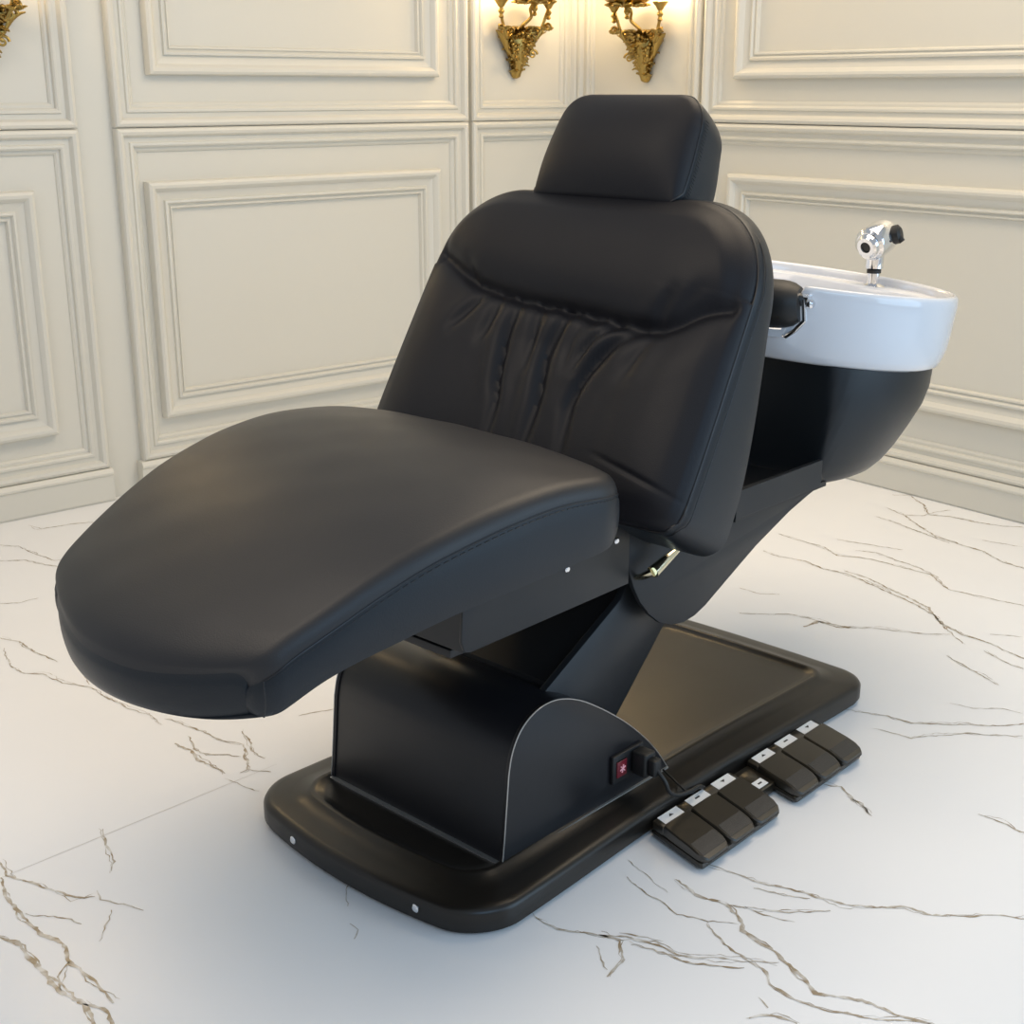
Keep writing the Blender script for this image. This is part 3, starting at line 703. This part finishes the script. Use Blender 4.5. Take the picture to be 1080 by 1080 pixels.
b.loft([ring(.80, -.158), ring(.885, -.160), ring(.915, -.154), ring(.935, -.140), ring(.960, -.115, .015), ring(.977, -.08, .03), ring(.990, -.045, .055), ring(1.0, -.02, .075), ring(1.0, -.008, ND*.95), ring(.994, -.001, ND), ring(.982, .002, ND), ring(.968, .001, ND), ring(.957, -.006, ND*.97), ring(.950, -.018, ND*.9),
        inner(.93, -.020, ND*.85), inner(.915, -.024, ND*.8), inner(.90, -.045, ND*.6), inner(.86, -.09, .03), inner(.78, -.13, .0), inner(.6, -.158, 0), inner(.35, -.17, 0), inner(.12, -.175, 0)])
fin(b, 'basin', M['ceramic'], ang=70)
b = MB(); b.lathe([(.03, 0), (.03, .004), (.022, .006), (.01, .004)], ept(.05, .05, PI, -.172), (0, 0, 1), 24); fin(b, 'drain', M['chrome'])
# neck pad (black roll in the notch) with its chrome bracket
b = MB(); nc = Vector(ept(.97, 0, PI, -.035)); P = []; R = []
for k in range(21):
    t = -1+k/10; P.append((nc.x+.035-.02*(1-t*t), nc.y-.038+t*.125, nc.z-.008-.008*(1-t*t)+t*.125*EC[6])); R.append(.050*(1-abs(t)**8*.30))
b.tube(P, R, 22); fin(b, 'neck_rest', M['rubber'])
b = MB()
for sg in (-1,):
    q = Vector(P[0]); b.tube([q+Vector((0, .004, .01)), q+Vector((0, -.022, .010))], .014, 14); b.tube([q+Vector((-.01, -.012, .012)), q+Vector((-.012, -.018, -.03)), q+Vector((-.014, .000, -.050)), q+Vector((-.012, .022, -.066)), q+Vector((.0, .05, -.062))], .005, 10); b.lathe([(.010, 0), (.010, .008), (.006, .012)], q+Vector((-.004, -.02, .004)), (0, -1, 0), 12)
fin(b, 'neck_rest_bracket', M['chrome'])
# shell below the basin
def tub_loop(z, cx, ra, rw, tl):
    return [(max(TF, cx+ra*math.cos(t)), .222+rw*math.sin(t), z+tl*(EC[5]*(cx+ra*math.cos(t)-EC[0])+EC[6]*rw*math.sin(t))) for t in [2*PI*k/96 for k in range(96)]]
TF = 1.012
b = MB()
b.loft([tub_loop(*q) for q in ((.488, 1.15, .20, .17, 0), (.490, 1.155, .23, .20, 0), (.497, 1.16, .255, .213, 0), (.512, 1.17, .275, .225, 0), (.54, 1.18, .295, .240, .1), (.59, 1.195, .305, .262, .3), (.65, 1.21, .31, .285, .6), (.70, 1.218, .305, .296, .9), (.746, 1.225, .290, .300, 1))])
fin(b, 'basin_shell', M['tub'], ang=40)
# tap
fb = Vector(ept(.80, 0, 0, -.028)); fb.y -= .045
b = MB(); b.lathe([(.030, -.004), (.030, .004), (.024, .008), (.014, .012), (.014, .030)], fb, (0, 0, 1), 28); b.lathe([(.015, .030), (.015, .036)], fb, (0, 0, 1), 24)
tap = fin(b, 'tap', M['chrome'])
s = MB(); s.lathe([(.0165, .036), (.0165, .044)], fb, (0, 0, 1), 24); fin(s, 'gasket', M['rubber'], tap)
s = MB(); s.lathe([(.015, .044), (.021, .048), (.021, .075), (.025, .095), (.020, .10)], fb, (0, 0, 1), 24)
ax = Vector((-.92, .05, -.28)).normalized(); hc = fb+Vector((0, 0, .112))
s.lathe([(.0, -.046), (.030, -.044), (.038, -.036), (.040, -.02), (.040, .024), (.038, .031), (.031, .036), (.029, .036), (.027, .044), (.022, .048), (.013, .048), (.011, .042), (0, .042)], hc, ax, 32)
fin(s, 'tap_body', M['chrome'], tap)
s = MB(); s.lathe([(.011, .0425), (.010, .0445), (0, .0445)], hc, ax, 20); fin(s, 'spray_outlet', M['rubber'], tap)
s = MB(); sd = Vector((.25, -.93, .25)).normalized(); s.lathe([(.016, .032), (.022, .036), (.022, .048), (.014, .054)], hc+Vector((.01, 0, .004)), sd, 20); s.tube([hc+sd*.050, hc+sd*.062+Vector((.0, 0, -.016))], .007, 10); fin(s, 'mixer_lever', M['dark'], tap)
# ---------------------------------------------------------------- foot control
ctl_o = OO+BD*.58+WD*(-.145)
ctl = empty('foot_control', (ctl_o.x, ctl_o.y, 0), RZ, 'black six-pedal foot control with white stickers on the floor beside the chair base', 'foot pedal')
def shc(p): return (p[0]-.58, p[1]+.145-.006, p[2])
def finc(mb, name, mats, parent=None, **k):
    mb.v = [shc(p) for p in mb.v]; return mb.build(name, mats, parent or ctl, **k)
def skew(p): return (p[0]+(p[1]+.085)*.26, p[1], p[2])
def blk(mb, a0, a1, w0, w1, z0, z1, b_=.004): mb.box(a0, a1, w0, w1, z0, z1, b_, tf=skew)
for a0, a1 in ((.313, .567), (.623, .876)):
    b = MB(); blk(b, a0, a1, -.207, -.068, .003, .018, .008); blk(b, a0+.002, a1-.002, -.102, -.070, .016, .033, .004)
    finc(b, 'pedal_housing', M['pedal'])
b = MB(); blk(b, .566, .626, -.150, -.072, .003, .024, .005); finc(b, 'connecting_block', M['pedal'])
b = MB(); b.box(.578, .610, -.142, -.120, .024, .0248, tf=skew); finc(b, 'sticker', M['white'], smooth=False)
b = MB(); b.box(.588, .600, -.133, -.129, .0248, .0252, tf=skew); finc(b, 'sticker_mark', M['ink'], smooth=False)
for (g0, step) in ((.313, .0845), (.623, .0845)):
    for k in range(3):
        a0 = g0+k*step+.0015; a1 = a0+step-.003
        b = MB()
        L = []
        for (w, zt, zb, ins) in ((-.100, .036, .018, .004), (-.102, .038, .017, .001), (-.13, .0365, .017, 0), (-.165, .035, .016, 0), (-.172, .0345, .016, 0), (-.19, .032, .016, 0), (-.204, .029, .016, .0035), (-.212, .026, .017, .010), (-.214, .022, .019, .013)):
            x0, x1 = a0+ins, a1-ins; e = .0025
            L.append([(x0, w, zb+e), (x0+e, w, zb), (x1-e, w, zb), (x1, w, zb+e), (x1, w, zt-e), (x1-e, w, zt), (x0+e, w, zt), (x0, w, zt-e)])
        b.loft([[skew(p) for p in l] for l in L])
        pd = finc(b, 'pedal', M['pedal'], ang=30)
        s = MB(); s.loft([[skew(p) for p in l] for l in [[(a0+.006+i, w, z) for i in (0,)]+[(a1-.006-i, w, z) for i in (0,)]+[(a1-.006, w, z+.0006), (a0+.006, w, z+.0006)] for w, z in ((-.170, .0349), (-.190, .0321), (-.203, .0293))]]); finc(s, 'grip_pad', M['ribbed'], pd, smooth=False)
        s = MB(); s.box(a0+.014, a1-.010, -.096, -.072, .0331, .0338, tf=skew); st = finc(s, 'sticker', M['white'], smooth=False)
        cx = (a0+a1)/2+.002
        s = MB()
        if k == 0: s.add([skew(p) for p in ((cx-.007, -.086, .0341), (cx+.007, -.086, .0341), (cx, -.079, .0341))], [(0, 1, 2)])
        elif k == 1: s.box(cx-.007, cx+.007, -.085, -.081, .0338, .0341, tf=skew)
        else: s.add([skew(p) for p in ((cx-.007, -.080, .0341), (cx+.007, -.080, .0341), (cx, -.087, .0341))], [(0, 1, 2)])
        finc(s, 'sticker_mark', M['ink'], st, smooth=False)
        if k < 0: pass
# power cord with its plug
cord = empty('power_cord', tuple((OO+BD*.36+WD*(-.03)).to_3d()), RZ, 'thin black cord plugged into the chair housing, looping over the base to the pedals', 'cord')
def finp(mb, name, mats, **k):
    mb.v = [(p[0]-.36, p[1]+.03, p[2]) for p in mb.v]; return mb.build(name, mats, cord, **k)
b = MB(); b.box(.334, .366, -.046, -.0125, .100, .146, .005); b.box(.339, .361, -.064, -.045, .105, .138, .005); finp(b, 'plug', M['rubber'])
def crv(pts, n=8):
    o = []
    for i in range(len(pts)-1):
        p0, p1, p2, p3 = (Vector(pts[max(i-1, 0)]), Vector(pts[i]), Vector(pts[i+1]), Vector(pts[min(i+2, len(pts)-1)]))
        for k in range(n):
            t = k/n; o.append(.5*((2*p1)+(p2-p0)*t+(2*p0-5*p1+4*p2-p3)*t*t+(3*p1-p0-3*p2+p3)*t**3))
    o.append(Vector(pts[-1])); return o
b = MB(); b.tube(crv([(.350, -.060, .118), (.352, -.078, .100), (.358, -.085, .078), (.380, -.088, .064), (.415, -.090, .058), (.450, -.086, .052), (.475, -.080, .038)]), .0038, 10)
finp(b, 'cable', M['rubber'])
# second cable lying over the base band
b = MB(); b.tube(crv([(.440, -.010, .0635), (.431, -.032, .0620), (.422, -.060, .0575), (.418, -.082, .053), (.43, -.090, .050)]), .0022, 8)
finp(b, 'signal_cable', M['rubber'])
# ---------------------------------------------------------------- light
def area(name, loc, target, sx, sy, power, col):
    l = bpy.data.lights.new(name, 'AREA'); l.shape = 'RECTANGLE'; l.size = sx; l.size_y = sy; l.energy = power; l.color = col
    o = bpy.data.objects.new(name, l); C.objects.link(o); o.location = loc
    o.rotation_euler = (Vector(target)-Vector(loc)).to_track_quat('-Z', 'Y').to_euler(); return o
area('overhead_light', (.95, 3.3, 2.85), (.3, 3.3, 0), 1.6, 1.6, 44, (1, .81, .58))
area('overhead_light', (-1.4, 1.5, 2.85), (-1.1, 1.9, 0), 1.4, 1.4, 24, (1, .84, .66))  # warm fill added overhead to brighten the left-front floor, not a fixture
area('window_daylight', (3.3, 1.0, 1.35), (0, 2.6, .6), 2.4, 2.1, 44, (.52, .76, 1))
area('front_floor_fill', (1.3, -.9, 2.3), (1.0, 1.2, 0), 2.2, 1.3, 24, (.36, .66, 1))  # added blue fill from behind the camera, cools the near floor; no real doorway
def lamp(MX, s, y, z, p):
    l = bpy.data.lights.new('sconce_glow', 'POINT'); l.energy = p; l.color = (1, .70, .36); l.shadow_soft_size = .03
    o = bpy.data.objects.new('sconce_glow', l); C.objects.link(o); o.location = (MX @ Matrix.Translation((s, y, z))).translation
for MX, s, z in ((ML, .335, 1.342), (MR, .392, 1.327), (ML, 2.365, 1.345)):
    lamp(MX, s+.135, .085, z+.345, 3.0); lamp(MX, s, .14, z+.40, 2.8)
w = bpy.data.worlds.new('room_ambient'); SC.world = w; w.use_nodes = True
w.node_tree.nodes['Background'].inputs['Color'].default_value = (.86, .92, 1, 1)
w.node_tree.nodes['Background'].inputs['Strength'].default_value = .46
SC.view_settings.view_transform = 'Standard'; SC.view_settings.look = 'None'; SC.view_settings.exposure = 0; SC.view_settings.gamma = 1
SC.view_settings.use_curve_mapping = False
